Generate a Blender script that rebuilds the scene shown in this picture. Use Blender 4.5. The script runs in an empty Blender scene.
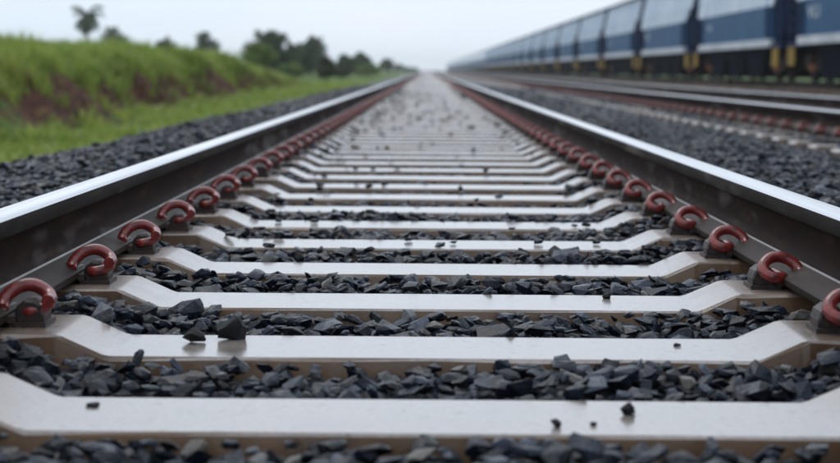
import bpy, bmesh, math, random
import numpy as np
from mathutils import Vector, Matrix, noise as mnoise

random.seed(7)
rng = np.random.default_rng(7)
R = math.radians
scene = bpy.context.scene
COL = scene.collection

# ------------------------------------------------------------------ camera
CAM_H = 0.503
cam_d = bpy.data.cameras.new('camera')
cam = bpy.data.objects.new('camera', cam_d)
COL.objects.link(cam)
cam.location = (-0.010, 0.0, CAM_H)
cam.rotation_euler = (Matrix.Rotation(R(0.20), 3, 'Z') @ Matrix.Rotation(R(90 - 5.567), 3, 'X')
                      @ Matrix.Rotation(R(0.42), 3, 'Z')).to_euler()
cam_d.sensor_width = 36
cam_d.lens = 70.9
cam_d.clip_start = 0.05
cam_d.clip_end = 6000
cam_d.dof.use_dof = True
cam_d.dof.focus_distance = 3.65
cam_d.dof.aperture_fstop = 4.1
scene.camera = cam

# ------------------------------------------------------------------ sky: even overcast over a Nishita sky
SUN_EL, SUN_AZ = 55, -25
world = bpy.data.worlds.new('World')
scene.world = world
world.use_nodes = True
nt = world.node_tree
nt.nodes.clear()
sky = nt.nodes.new('ShaderNodeTexSky')
sky.sky_type = 'NISHITA'
sky.sun_disc = False
sky.sun_elevation = R(SUN_EL)
sky.sun_rotation = R(SUN_AZ)
sky.dust_density = 4.0
sky.air_density = 1.0
mixw = nt.nodes.new('ShaderNodeMix')
mixw.data_type = 'RGBA'
mixw.inputs['Factor'].default_value = 0.88
nt.links.new(sky.outputs[0], mixw.inputs[6])
wtc = nt.nodes.new('ShaderNodeTexCoord')
wnz = nt.nodes.new('ShaderNodeTexNoise'); wnz.inputs['Scale'].default_value = 5; wnz.inputs['Detail'].default_value = 5
wmp = nt.nodes.new('ShaderNodeMapping'); wmp.inputs['Scale'].default_value = (1, 1, 3)
nt.links.new(wtc.outputs['Generated'], wmp.inputs[0]); nt.links.new(wmp.outputs[0], wnz.inputs['Vector'])
wr = nt.nodes.new('ShaderNodeValToRGB')
wr.color_ramp.elements[0].position = .3; wr.color_ramp.elements[0].color = (7.2, 8.3, 9.6, 1)
wr.color_ramp.elements[1].position = .7; wr.color_ramp.elements[1].color = (8.0, 8.75, 9.8, 1)
nt.links.new(wnz.outputs['Fac'], wr.inputs[0]); nt.links.new(wr.outputs[0], mixw.inputs[7])
bg = nt.nodes.new('ShaderNodeBackground')
bg.inputs['Strength'].default_value = 0.1
nt.links.new(mixw.outputs[2], bg.inputs['Color'])
wo = nt.nodes.new('ShaderNodeOutputWorld')
nt.links.new(bg.outputs[0], wo.inputs['Surface'])

sun_d = bpy.data.lights.new('sun', 'SUN')
sun_d.energy = 0.7
sun_d.angle = R(25)
sun_d.color = (1.0, 0.96, 0.9)
sun = bpy.data.objects.new('sun', sun_d)
COL.objects.link(sun)
_az = R(SUN_AZ)
_dir = Vector((math.sin(_az) * math.cos(R(SUN_EL)), math.cos(_az) * math.cos(R(SUN_EL)), math.sin(R(SUN_EL))))
sun.rotation_euler = _dir.to_track_quat('Z', 'Y').to_euler()
sun.location = (0, 0, 30)

scene.view_settings.view_transform = 'Standard'
scene.view_settings.look = 'None'
scene.view_settings.exposure = 0.28
scene.view_settings.gamma = 1.0
scene.render.engine = 'CYCLES'
cy = scene.cycles
cy.use_denoising = True
cy.max_bounces = 6
cy.diffuse_bounces = 3
cy.glossy_bounces = 3
cy.transmission_bounces = 3
cy.volume_bounces = 3
cy.caustics_reflective = False
cy.caustics_refractive = False

# ------------------------------------------------------------------ helpers
def tag(o, label=None, cat=None, group=None, kind=None):
    if label: o['label'] = label
    if cat: o['category'] = cat
    if group: o['group'] = group
    if kind: o['kind'] = kind
    return o

def empty(name, loc=(0, 0, 0), rz=0.0):
    o = bpy.data.objects.new(name, None)
    COL.objects.link(o)
    o.location = loc
    o.rotation_euler = (0, 0, rz)
    o.empty_display_size = 0.2
    return o

def link(name, me, parent=None, loc=(0, 0, 0), rot=(0, 0, 0), sc=(1, 1, 1)):
    o = bpy.data.objects.new(name, me)
    COL.objects.link(o)
    o.location = loc
    o.rotation_euler = rot
    o.scale = sc
    if parent: o.parent = parent
    return o

def fast_mesh(name, verts, faces_flat, n, mats, smooth=False, mat_idx=None):
    """numpy arrays -> mesh of n-gons with the same corner count"""
    me = bpy.data.meshes.new(name)
    verts = np.asarray(verts, np.float32)
    faces_flat = np.asarray(faces_flat, np.int32).ravel()
    nf = len(faces_flat) // n
    me.vertices.add(len(verts))
    me.vertices.foreach_set('co', verts.ravel())
    me.loops.add(len(faces_flat))
    me.loops.foreach_set('vertex_index', faces_flat)
    me.polygons.add(nf)
    me.polygons.foreach_set('loop_start', np.arange(0, nf * n, n, dtype=np.int32))
    me.polygons.foreach_set('loop_total', np.full(nf, n, np.int32))
    me.polygons.foreach_set('use_smooth', np.full(nf, smooth))
    for m in (mats if isinstance(mats, (list, tuple)) else [mats]): me.materials.append(m)
    if mat_idx is not None: me.polygons.foreach_set('material_index', np.asarray(mat_idx, np.int32))
    me.update(calc_edges=True)
    return me

class MB:
    """collects boxes, prisms and tubes into one bmesh"""
    def __init__(s): s.bm = bmesh.new()
    def box(s, x0, x1, y0, y1, z0, z1):
        v = [s.bm.verts.new(p) for p in [(x0,y0,z0),(x1,y0,z0),(x1,y1,z0),(x0,y1,z0),(x0,y0,z1),(x1,y0,z1),(x1,y1,z1),(x0,y1,z1)]]
        for f in [(3,2,1,0),(4,5,6,7),(0,1,5,4),(1,2,6,5),(2,3,7,6),(3,0,4,7)]: s.bm.faces.new([v[i] for i in f])
        return s
    def loft(s, rings, cap=True, closed=True):
        vs = [[s.bm.verts.new(p) for p in r] for r in rings]
        n = len(vs[0])
        for a, b in zip(vs[:-1], vs[1:]):
            for i in range(n if closed else n - 1):
                j = (i + 1) % n
                s.bm.faces.new((a[i], a[j], b[j], b[i]))
        if cap:
            s.bm.faces.new(list(reversed(vs[0]))); s.bm.faces.new(vs[-1])
        return s
    def tube(s, pts, r, sides=8, cap=True):
        pts = [Vector(p) for p in pts]
        rs = r if isinstance(r, (list, tuple)) else [r] * len(pts)
        rings = []; up = None
        for i, p in enumerate(pts):
            t = (pts[min(i+1, len(pts)-1)] - pts[max(i-1, 0)]).normalized()
            if up is None:
                up = Vector((0, 0, 1)) if abs(t.z) < .9 else Vector((1, 0, 0))
            u = (up - t * up.dot(t)).normalized(); up = u
            w = t.cross(u)
            rings.append([p + (u * math.cos(a) + w * math.sin(a)) * rs[i] for a in [2*math.pi*k/sides for k in range(sides)]])
        return s.loft(rings, cap)
    def cyl(s, a, b, r, sides=12): return s.tube([a, b], r, sides)
    def mesh(s, name, mats, smooth=False, bevel=0, autosmooth=None):
        if bevel: bmesh.ops.bevel(s.bm, geom=list(s.bm.edges), offset=bevel, segments=1, affect='EDGES', profile=.5)
        bmesh.ops.recalc_face_normals(s.bm, faces=s.bm.faces)
        me = bpy.data.meshes.new(name)
        if smooth:
            for f in s.bm.faces: f.smooth = True
            if autosmooth:
                for e in s.bm.edges:
                    if len(e.link_faces) == 2 and e.calc_face_angle(0) > autosmooth: e.smooth = False
        s.bm.to_mesh(me); s.bm.free()
        for m in (mats if isinstance(mats, (list, tuple)) else [mats]): me.materials.append(m)
        return me

def catmull(pts, k=5):
    P = [Vector(p) for p in pts]
    P = [P[0]*2 - P[1]] + P + [P[-1]*2 - P[-2]]
    out = []
    for i in range(1, len(P) - 2):
        for j in range(k):
            t = j / k
            a, b, c, d = P[i-1], P[i], P[i+1], P[i+2]
            out.append(.5 * ((2*b) + (c-a)*t + (2*a-5*b+4*c-d)*t*t + (3*b-a-3*c+d)*t**3))
    out.append(P[-2].copy())
    return out

# ------------------------------------------------------------------ materials
def new_mat(name):
    m = bpy.data.materials.new(name)
    m.use_nodes = True
    n = m.node_tree
    return m, n, n.nodes['Principled BSDF']

def N(nt, typ, **kw):
    n = nt.nodes.new(typ)
    for k, v in kw.items():
        if k in n.inputs: n.inputs[k].default_value = v
        else: setattr(n, k, v)
    return n

def ramp(nt, src, stops):
    r = nt.nodes.new('ShaderNodeValToRGB')
    e = r.color_ramp.elements
    while len(e) < len(stops): e.new(0.5)
    for el, (p, c) in zip(e, stops):
        el.position = p
        el.color = (*c, 1) if len(c) == 3 else c
    nt.links.new(src, r.inputs[0])
    return r

def noise_mat(name, c1, c2, scale, rough=.6, coat=0, coat_r=.1, metal=0, bump=0, bscale=None, spec=.5, detail=6, lo=.35, hi=.65, c3=None, dist=.01):
    m, nt, b = new_mat(name)
    tc = N(nt, 'ShaderNodeTexCoord')
    nz = N(nt, 'ShaderNodeTexNoise', Scale=scale, Detail=detail, Roughness=.62)
    nt.links.new(tc.outputs['Object'], nz.inputs['Vector'])
    st = [(lo, c1), (hi, c2)] if c3 is None else [(lo, c1), ((lo+hi)/2, c3), (hi, c2)]
    r = ramp(nt, nz.outputs['Fac'], st)
    nt.links.new(r.outputs[0], b.inputs['Base Color'])
    b.inputs['Roughness'].default_value = rough
    b.inputs['Metallic'].default_value = metal
    b.inputs['Specular IOR Level'].default_value = spec
    b.inputs['Coat Weight'].default_value = coat
    b.inputs['Coat Roughness'].default_value = coat_r
    if bump:
        n2 = N(nt, 'ShaderNodeTexNoise', Scale=bscale or scale*3, Detail=5)
        nt.links.new(tc.outputs['Object'], n2.inputs['Vector'])
        bp = N(nt, 'ShaderNodeBump', Strength=bump, Distance=dist)
        nt.links.new(n2.outputs['Fac'], bp.inputs['Height'])
        nt.links.new(bp.outputs[0], b.inputs['Normal'])
    return m

def concrete_mat():
    m, nt, b = new_mat('wet_concrete')
    geo = N(nt, 'ShaderNodeNewGeometry')
    oi = N(nt, 'ShaderNodeObjectInfo')
    nz = N(nt, 'ShaderNodeTexNoise', Scale=5, Detail=7, Roughness=.65)
    fine = N(nt, 'ShaderNodeTexNoise', Scale=90, Detail=4, Roughness=.7)
    nt.links.new(geo.outputs['Position'], nz.inputs['Vector'])
    nt.links.new(geo.outputs['Position'], fine.inputs['Vector'])
    r = ramp(nt, nz.outputs['Fac'], [(.3, (.21, .165, .135)), (.5, (.31, .27, .245)), (.7, (.37, .335, .315))])
    mx = N(nt, 'ShaderNodeMix', data_type='RGBA', blend_type='MULTIPLY')
    mx.inputs['Factor'].default_value = .55
    r2 = ramp(nt, fine.outputs['Fac'], [(.32, (.5, .44, .4)), (.55, (1, 1, 1))])
    nt.links.new(r.outputs[0], mx.inputs[6]); nt.links.new(r2.outputs[0], mx.inputs[7])
    spk = N(nt, 'ShaderNodeTexNoise', Scale=38, Detail=3, Roughness=.5)
    nt.links.new(geo.outputs['Position'], spk.inputs['Vector'])
    rs = ramp(nt, spk.outputs['Fac'], [(.60, (1, 1, 1)), (.70, (.45, .36, .30))])
    ms = N(nt, 'ShaderNodeMix', data_type='RGBA', blend_type='MULTIPLY'); ms.inputs['Factor'].default_value = .8
    nt.links.new(mx.outputs[2], ms.inputs[6]); nt.links.new(rs.outputs[0], ms.inputs[7]); mx = ms
    # clay-brown dirt splashed on the flanks (every face that is not a top)
    sep = N(nt, 'ShaderNodeSeparateXYZ')
    nt.links.new(geo.outputs['True Normal'], sep.inputs[0])
    mr = N(nt, 'ShaderNodeMapRange'); mr.inputs[1].default_value = .55; mr.inputs[2].default_value = .8
    mr.inputs[3].default_value = 1; mr.inputs[4].default_value = 0
    nt.links.new(sep.outputs['Z'], mr.inputs[0])
    tco = N(nt, 'ShaderNodeTexCoord'); so = N(nt, 'ShaderNodeSeparateXYZ'); nt.links.new(tco.outputs['Object'], so.inputs[0])
    ab = N(nt, 'ShaderNodeMath', operation='ABSOLUTE'); nt.links.new(so.outputs['X'], ab.inputs[0])
    wob = N(nt, 'ShaderNodeMath', operation='MULTIPLY_ADD'); wob.inputs[1].default_value = .16
    nt.links.new(nz.outputs['Fac'], wob.inputs[0]); nt.links.new(ab.outputs[0], wob.inputs[2])
    seat = N(nt, 'ShaderNodeMapRange'); seat.inputs[1].default_value = .64; seat.inputs[2].default_value = .76
    seat.inputs[4].default_value = .55
    nt.links.new(wob.outputs[0], seat.inputs[0])
    dirt = N(nt, 'ShaderNodeMath', operation='MAXIMUM'); nt.links.new(mr.outputs[0], dirt.inputs[0]); nt.links.new(seat.outputs[0], dirt.inputs[1])
    r3 = ramp(nt, nz.outputs['Fac'], [(.35, (.095, .05, .026)), (.65, (.20, .12, .068))])
    m2 = N(nt, 'ShaderNodeMix', data_type='RGBA')
    nt.links.new(dirt.outputs[0], m2.inputs['Factor'])
    nt.links.new(mx.outputs[2], m2.inputs[6]); nt.links.new(r3.outputs[0], m2.inputs[7])
    nt.links.new(m2.outputs[2], b.inputs['Base Color'])
    rr = ramp(nt, nz.outputs['Fac'], [(.35, (.16,)*3), (.7, (.42,)*3)])
    nt.links.new(rr.outputs[0], b.inputs['Roughness'])
    cw = N(nt, 'ShaderNodeMapRange'); cw.inputs[3].default_value = .85; cw.inputs[4].default_value = .05
    nt.links.new(dirt.outputs[0], cw.inputs[0]); nt.links.new(cw.outputs[0], b.inputs['Coat Weight'])
    b.inputs['Coat Roughness'].default_value = .14
    b.inputs['Coat IOR'].default_value = 1.6
    bp = N(nt, 'ShaderNodeBump', Strength=.25, Distance=.002)
    nt.links.new(fine.outputs['Fac'], bp.inputs['Height'])
    nt.links.new(bp.outputs[0], b.inputs['Normal'])
    return m

def stone_mat():
    m, nt, b = new_mat('wet_black_stone')
    geo = N(nt, 'ShaderNodeNewGeometry'); oi = N(nt, 'ShaderNodeObjectInfo')
    ad = N(nt, 'ShaderNodeMath', operation='ADD')
    nt.links.new(geo.outputs['Random Per Island'], ad.inputs[0]); nt.links.new(oi.outputs['Random'], ad.inputs[1])
    fr = N(nt, 'ShaderNodeMath', operation='FRACT'); nt.links.new(ad.outputs[0], fr.inputs[0])
    r = ramp(nt, fr.outputs[0], [(0, (.004, .006, .011)), (.55, (.008, .012, .021)), (.82, (.019, .027, .043)), (.95, (.07, .085, .115)), (.985, (.12, .11, .095))])
    nz = N(nt, 'ShaderNodeTexNoise', Scale=60, Detail=6, Roughness=.7)
    nt.links.new(geo.outputs['Position'], nz.inputs['Vector'])
    r2 = ramp(nt, nz.outputs['Fac'], [(.3, (.45,)*3), (.7, (1.25, 1.25, 1.25))])
    mx = N(nt, 'ShaderNodeMix', data_type='RGBA', blend_type='MULTIPLY'); mx.inputs['Factor'].default_value = 1
    nt.links.new(r.outputs[0], mx.inputs[6]); nt.links.new(r2.outputs[0], mx.inputs[7])
    nt.links.new(mx.outputs[2], b.inputs['Base Color'])
    rr = ramp(nt, nz.outputs['Fac'], [(.3, (.14,)*3), (.7, (.42,)*3)])
    nt.links.new(rr.outputs[0], b.inputs['Roughness'])
    b.inputs['Specular IOR Level'].default_value = .15
    b.inputs['Coat Weight'].default_value = .12
    b.inputs['Coat Roughness'].default_value = .15
    bp = N(nt, 'ShaderNodeBump', Strength=.85, Distance=.006)
    nt.links.new(nz.outputs['Fac'], bp.inputs['Height'])
    nt.links.new(bp.outputs[0], b.inputs['Normal'])
    return m

def black_stone_mat():
    m = noise_mat('black_stone', (.006, .006, .008), (.016, .017, .021), 70, rough=.5, bump=.8, bscale=90, spec=.25, dist=.004)
    return m

def gravel_mat():
    m, nt, b = new_mat('gravel_bed')
    geo = N(nt, 'ShaderNodeNewGeometry')
    v = N(nt, 'ShaderNodeTexVoronoi', Scale=16)
    nt.links.new(geo.outputs['Position'], v.inputs['Vector'])
    r = ramp(nt, v.outputs['Color'], [(.1, (.012, .015, .02)), (.6, (.035, .042, .054)), (.95, (.085, .09, .10))])
    nt.links.new(r.outputs[0], b.inputs['Base Color'])
    b.inputs['Roughness'].default_value = .55
    bp = N(nt, 'ShaderNodeBump', Strength=.9, Distance=.05)
    nt.links.new(v.outputs['Distance'], bp.inputs['Height'])
    bp.invert = True
    nt.links.new(bp.outputs[0], b.inputs['Normal'])
    return m

def rust_mat(name, c1, c2, c3, rough, spec):
    m, nt, b = new_mat(name)
    geo = N(nt, 'ShaderNodeNewGeometry')
    mp = N(nt, 'ShaderNodeMapping'); mp.inputs['Scale'].default_value = (1, .35, 1.6)
    nt.links.new(geo.outputs['Position'], mp.inputs['Vector'])
    nz = N(nt, 'ShaderNodeTexNoise', Scale=14, Detail=8, Roughness=.68)
    nt.links.new(mp.outputs[0], nz.inputs['Vector'])
    big = N(nt, 'ShaderNodeTexNoise', Scale=5.5, Detail=3, Roughness=.5)
    nt.links.new(mp.outputs[0], big.inputs['Vector'])
    r = ramp(nt, nz.outputs['Fac'], [(.3, c1), (.55, c2), (.75, c3)])
    sp = ramp(nt, big.outputs['Fac'], [(.57, (0, 0, 0)), (.68, (.5,)*3)])     # pale blotches painted in as mottled reflections on the steel
    mx = N(nt, 'ShaderNodeMix', data_type='RGBA')
    mx.inputs[7].default_value = (.16, .145, .135, 1)
    nt.links.new(sp.outputs[0], mx.inputs['Factor']); nt.links.new(r.outputs[0], mx.inputs[6])
    nt.links.new(mx.outputs[2], b.inputs['Base Color'])
    b.inputs['Roughness'].default_value = rough
    b.inputs['Specular IOR Level'].default_value = spec
    bp = N(nt, 'ShaderNodeBump', Strength=.3, Distance=.002)
    nt.links.new(nz.outputs['Fac'], bp.inputs['Height'])
    nt.links.new(bp.outputs[0], b.inputs['Normal'])
    return m

def polished_mat():
    m, nt, b = new_mat('polished_rail_head')
    geo = N(nt, 'ShaderNodeNewGeometry')
    mp = N(nt, 'ShaderNodeMapping'); mp.inputs['Scale'].default_value = (35, .6, 35)
    nt.links.new(geo.outputs['Position'], mp.inputs['Vector'])
    nz = N(nt, 'ShaderNodeTexNoise', Scale=1, Detail=5)
    nt.links.new(mp.outputs[0], nz.inputs['Vector'])
    r = ramp(nt, nz.outputs['Fac'], [(.3, (.62, .635, .66)), (.7, (.74, .755, .78))])
    nt.links.new(r.outputs[0], b.inputs['Base Color'])
    rr = ramp(nt, nz.outputs['Fac'], [(.3, (.28,)*3), (.7, (.40,)*3)])
    nt.links.new(rr.outputs[0], b.inputs['Roughness'])
    b.inputs['Metallic'].default_value = 1
    return m

def leaf_mat(name, c1, c2, rough=.55, trans=.25):
    m, nt, b = new_mat(name)
    geo = N(nt, 'ShaderNodeNewGeometry')
    nz = N(nt, 'ShaderNodeTexNoise', Scale=.9, Detail=4)
    nt.links.new(geo.outputs['Position'], nz.inputs['Vector'])
    ad = N(nt, 'ShaderNodeMath', operation='MULTIPLY_ADD'); ad.inputs[1].default_value = .35
    nt.links.new(geo.outputs['Random Per Island'], ad.inputs[0]); nt.links.new(nz.outputs['Fac'], ad.inputs[2])
    r = ramp(nt, ad.outputs[0], [(.4, c1), (.95, c2)])
    nt.links.new(r.outputs[0], b.inputs['Base Color'])
    b.inputs['Roughness'].default_value = rough
    b.inputs['Specular IOR Level'].default_value = .3
    tr = N(nt, 'ShaderNodeBsdfTranslucent'); nt.links.new(r.outputs[0], tr.inputs['Color'])
    ms = N(nt, 'ShaderNodeMixShader'); ms.inputs[0].default_value = trans
    out = nt.nodes['Material Output']
    nt.links.new(b.outputs[0], ms.inputs[1]); nt.links.new(tr.outputs[0], ms.inputs[2])
    nt.links.new(ms.outputs[0], out.inputs['Surface'])
    return m

M = {}
M['concrete'] = concrete_mat()
M['stone'] = stone_mat()
M['gravel'] = gravel_mat()
M['black_stone'] = black_stone_mat()
M['web'] = rust_mat('rusty_rail_web', (.009, .0045, .0035), (.022, .0115, .009), (.055, .031, .023), .65, .04)
M['head_side'] = rust_mat('rail_head_side', (.010, .008, .007), (.024, .019, .017), (.048, .040, .036), .6, .05)
M['foot'] = rust_mat('rail_foot', (.016, .010, .008), (.036, .025, .020), (.075, .058, .050), .55, .12)
M['polished'] = polished_mat()
M['fillet_glint'] = rust_mat('painted_fillet_glint', (.13, .11, .10), (.24, .215, .20), (.36, .34, .32), .35, .5)  # pale strip: sky reflection along the foot fillet, painted into the colour
M['clip'] = noise_mat('red_oxide_clip', (.07, .008, .007), (.29, .030, .024), 60, rough=.38, coat=.4, coat_r=.2, bump=.35, bscale=160, dist=.002)
M['shoulder'] = noise_mat('cast_iron', (.012, .010, .010), (.055, .030, .024), 60, rough=.5, bump=.4, bscale=160, dist=.002)
M['insulator'] = noise_mat('grey_insulator', (.16, .16, .16), (.32, .31, .30), 40, rough=.5)
M['ground'] = noise_mat('green_ground', (.045, .085, .018), (.105, .155, .035), 1.3, rough=.9, bump=.5, bscale=9, spec=.15, c3=(.075, .125, .025), dist=.05)
M['soil'] = noise_mat('red_clay_soil', (.06, .028, .02), (.19, .065, .05), 2.2, rough=.95, bump=.8, bscale=8, spec=.15, c3=(.11, .042, .033), dist=.08)
def bank_mat():
    m, nt, b = new_mat('bank_earth_and_turf')
    geo = N(nt, 'ShaderNodeNewGeometry')
    nz = N(nt, 'ShaderNodeTexNoise', Scale=1.8, Detail=7, Roughness=.65)
    fine = N(nt, 'ShaderNodeTexNoise', Scale=7, Detail=6, Roughness=.7)
    for q in (nz, fine): nt.links.new(geo.outputs['Position'], q.inputs['Vector'])
    soil = ramp(nt, fine.outputs['Fac'], [(.34, (.016, .011, .008)), (.5, (.075, .032, .022)), (.68, (.17, .07, .048))])
    turf = ramp(nt, fine.outputs['Fac'], [(.3, (.045, .09, .015)), (.7, (.12, .18, .035))])
    sep = N(nt, 'ShaderNodeSeparateXYZ'); nt.links.new(geo.outputs['Normal'], sep.inputs[0])
    ad = N(nt, 'ShaderNodeMath', operation='MULTIPLY_ADD'); ad.inputs[1].default_value = .5
    nt.links.new(nz.outputs['Fac'], ad.inputs[0]); nt.links.new(sep.outputs['Z'], ad.inputs[2])
    mr = N(nt, 'ShaderNodeMapRange'); mr.inputs[1].default_value = 1.06; mr.inputs[2].default_value = 1.16
    nt.links.new(ad.outputs[0], mr.inputs[0])
    mx = N(nt, 'ShaderNodeMix', data_type='RGBA')
    nt.links.new(mr.outputs[0], mx.inputs['Factor']); nt.links.new(soil.outputs[0], mx.inputs[6]); nt.links.new(turf.outputs[0], mx.inputs[7])
    nt.links.new(mx.outputs[2], b.inputs['Base Color'])
    b.inputs['Roughness'].default_value = .9; b.inputs['Specular IOR Level'].default_value = .15
    bp = N(nt, 'ShaderNodeBump', Strength=.9, Distance=.08)
    nt.links.new(fine.outputs['Fac'], bp.inputs['Height']); nt.links.new(bp.outputs[0], b.inputs['Normal'])
    return m
M['bank'] = bank_mat()
M['grass'] = leaf_mat('grass_blades', (.12, .215, .024), (.40, .46, .11), trans=.45)
M['dry_grass'] = leaf_mat('dry_undergrowth', (.05, .035, .018), (.24, .16, .07))
M['leaf_dark'] = leaf_mat('dark_leaves', (.018, .042, .014), (.06, .11, .03), .5, .2)
M['leaf_mid'] = leaf_mat('mid_green_leaves', (.09, .15, .028), (.2, .27, .06))
M['leaf_olive'] = leaf_mat('olive_leaves', (.035, .05, .02), (.09, .10, .04))
M['bark'] = noise_mat('bark', (.03, .024, .018), (.09, .075, .06), 6, rough=.9, bump=.5)
M['blue'] = noise_mat('blue_wagon_paint', (.009, .064, .150), (.020, .105, .215), .9, rough=.5, coat=0, coat_r=.25, spec=.08)
M['pale_blue'] = noise_mat('pale_blue_paint', (.36, .46, .58), (.70, .77, .84), .55, rough=.35, coat=.25, coat_r=.2, c3=(.48, .58, .68))  # upper side, much paler than the lower body
M['deep_blue'] = noise_mat('deep_blue_end_paint', (.004, .014, .05), (.010, .032, .095), 1.5, rough=.6, spec=.06)
M['stripe'] = noise_mat('white_sill_paint', (.42, .45, .48), (.66, .68, .70), 1.2, rough=.45)
M['dark_steel'] = noise_mat('dark_steel', (.004, .006, .011), (.010, .013, .021), 3, rough=.9, spec=.03)
M['brown_steel'] = noise_mat('rusty_bogie_steel', (.016, .010, .009), (.05, .03, .024), 4, rough=.8, spec=.2)
M['yellow'] = noise_mat('yellow_step_paint', (.32, .19, .015), (.50, .32, .02), 3, rough=.5)
M['orange'] = noise_mat('orange_spring', (.30, .09, .02), (.42, .14, .03), 5, rough=.6)
M['letter'] = noise_mat('worn_white_lettering', (.42, .48, .54), (.66, .70, .75), 4, rough=.5)

# ------------------------------------------------------------------ profile of the formation
SP = 0.6                 # sleeper spacing
Y0 = 2.27                # front edge of the sleeper nearest the camera
SW = 0.24                # sleeper width at top
SEAT = 0.037             # rise of the rail seat above the middle of the sleeper
RAIL_Z = SEAT + 0.012    # underside of the rail
RAIL_H = 0.174
RC = 0.836               # rail centre from track centre (1.6 m gauge)
T2, T3 = 3.90, 12.45     # centres of the next tracks

def bed_profile(x):
    """ballast surface height across the formation (scalar or array)"""
    xs = [-3.05, -2.75, -1.95, -1.5, -.95, -.72, -.60, -.54, 0, .54, .60, .72, .95, 1.5, 2.0, 2.5, 2.68, 3.3, 4.5, 4.8, 5.6, 6.4, 9.6, 10.8, 11.6, 13.3, 14.6, 16.0]
    zs = [-.60, -.42, .055, .07, .035, .028, .004, -.006, -.007, -.006, .004, .028, .035, .05, .045, .0, .045, -.03, -.03, .0, -.02, -.16, -.2, -.16, -.02, -.02, -.1, -.6]
    return np.interp(x, xs, zs)

# ballast bed base: one long sheet with the formation profile
bx = np.array([-3.05, -2.75, -2.35, -1.95, -1.5, -.95, -.72, -.60, -.54, 0, .54, .60, .72, .95, 1.5, 2.0, 2.45, 3.0, 3.3, 4.5, 4.8, 5.6, 6.4, 9.6, 10.8, 11.6, 13.3, 14.6, 16.0])
by = np.concatenate([np.arange(-4, 60, 1.0), np.arange(60, 200, 10), np.array([200, 300, 450, 700, 1100])])
BX, BY = np.meshgrid(bx, by)
dz = np.where(BY < 42, -.035, 0) - np.where((np.abs(BX) < .6) & (BY > 15), .03, 0)
BZ = bed_profile(BX) + dz
ny, nx = BX.shape
idx = np.arange(ny * nx).reshape(ny, nx)
quads = np.stack([idx[:-1, :-1], idx[:-1, 1:], idx[1:, 1:], idx[1:, :-1]], -1).reshape(-1, 4)
bed = link('ballast_bed', fast_mesh('ballast_bed', np.stack([BX, BY, BZ], -1).reshape(-1, 3), quads, 4, M['gravel']))
tag(bed, kind='structure')

# ------------------------------------------------------------------ terrain
def top_h(y):
    return np.interp(y, [-10, 0, 20, 46, 60, 76, 94, 130, 260, 500], [.45, .52, .52, .70, .60, .15, -.42, -.42, -.35, -.3])

def foot_x(y):
    return np.interp(y, [-10, 18, 42, 70, 94, 1000], [-4.3, -4.5, -5.4, -6.0, -6.2, -6.2])

def terrain_z(x, y):
    f = foot_x(y)
    wob = .25 * np.sin(y * .55 + 1.0) + .18 * np.sin(y * 1.37) + .1 * np.sin(y * 3.1 + x)
    t = np.clip((f + .25 + wob - x) / 1.75, 0, 1)
    t = t * t * (3 - 2 * t)
    up = top_h(y) + .14 * np.clip((f - 1 - x) / 4, 0, 1) * np.clip((95 - y) / 40, 0, 1)
    up = up + .07 * np.sin(y * .43 + 2) + .05 * np.sin(y * 1.1 + x * .6) * np.clip((95 - y) / 30, 0, 1)
    lump = .05 * np.sin(x * 2.3 + y * .9) + .04 * np.sin(x * .7 - y * 2.1) + .03 * np.sin(y * 4.3 + x * 3.7)
    base = -.44 + lump * .5
    return base * (1 - t) + (np.maximum(up, base) + lump) * t

tx = np.concatenate([np.arange(-80, -12, 4), np.arange(-12, -7, .5), np.arange(-7, -3.6, .14), np.array([-3.4, -3.1, -2.7, -2.3])])
ty = np.concatenate([np.arange(-8, 10, 1), np.arange(10, 100, .35), np.arange(100, 240, 6), np.arange(240, 520, 40)])
TX, TY = np.meshgrid(tx, ty)
TZ = terrain_z(TX, TY)
TZ = np.where(TX > -2.9, -.62, TZ)
ny, nx = TX.shape
idx = np.arange(ny * nx).reshape(ny, nx)
quads = np.stack([idx[:-1, :-1], idx[:-1, 1:], idx[1:, 1:], idx[1:, :-1]], -1).reshape(-1, 4)
terrain = link('grassy_bank', fast_mesh('grassy_bank', np.stack([TX, TY, TZ], -1).reshape(-1, 3), quads, 4,
               M['bank'], True))
tag(terrain, kind='structure')

g = MB()
g.loft([[(-1500, -60, -.66), (1500, -60, -.66)], [(-1500, 1800, -.66), (1500, 1800, -.66)]], cap=False, closed=False)
gr = link('ground', g.mesh('ground', M['ground']))
tag(gr, kind='structure')

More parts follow.
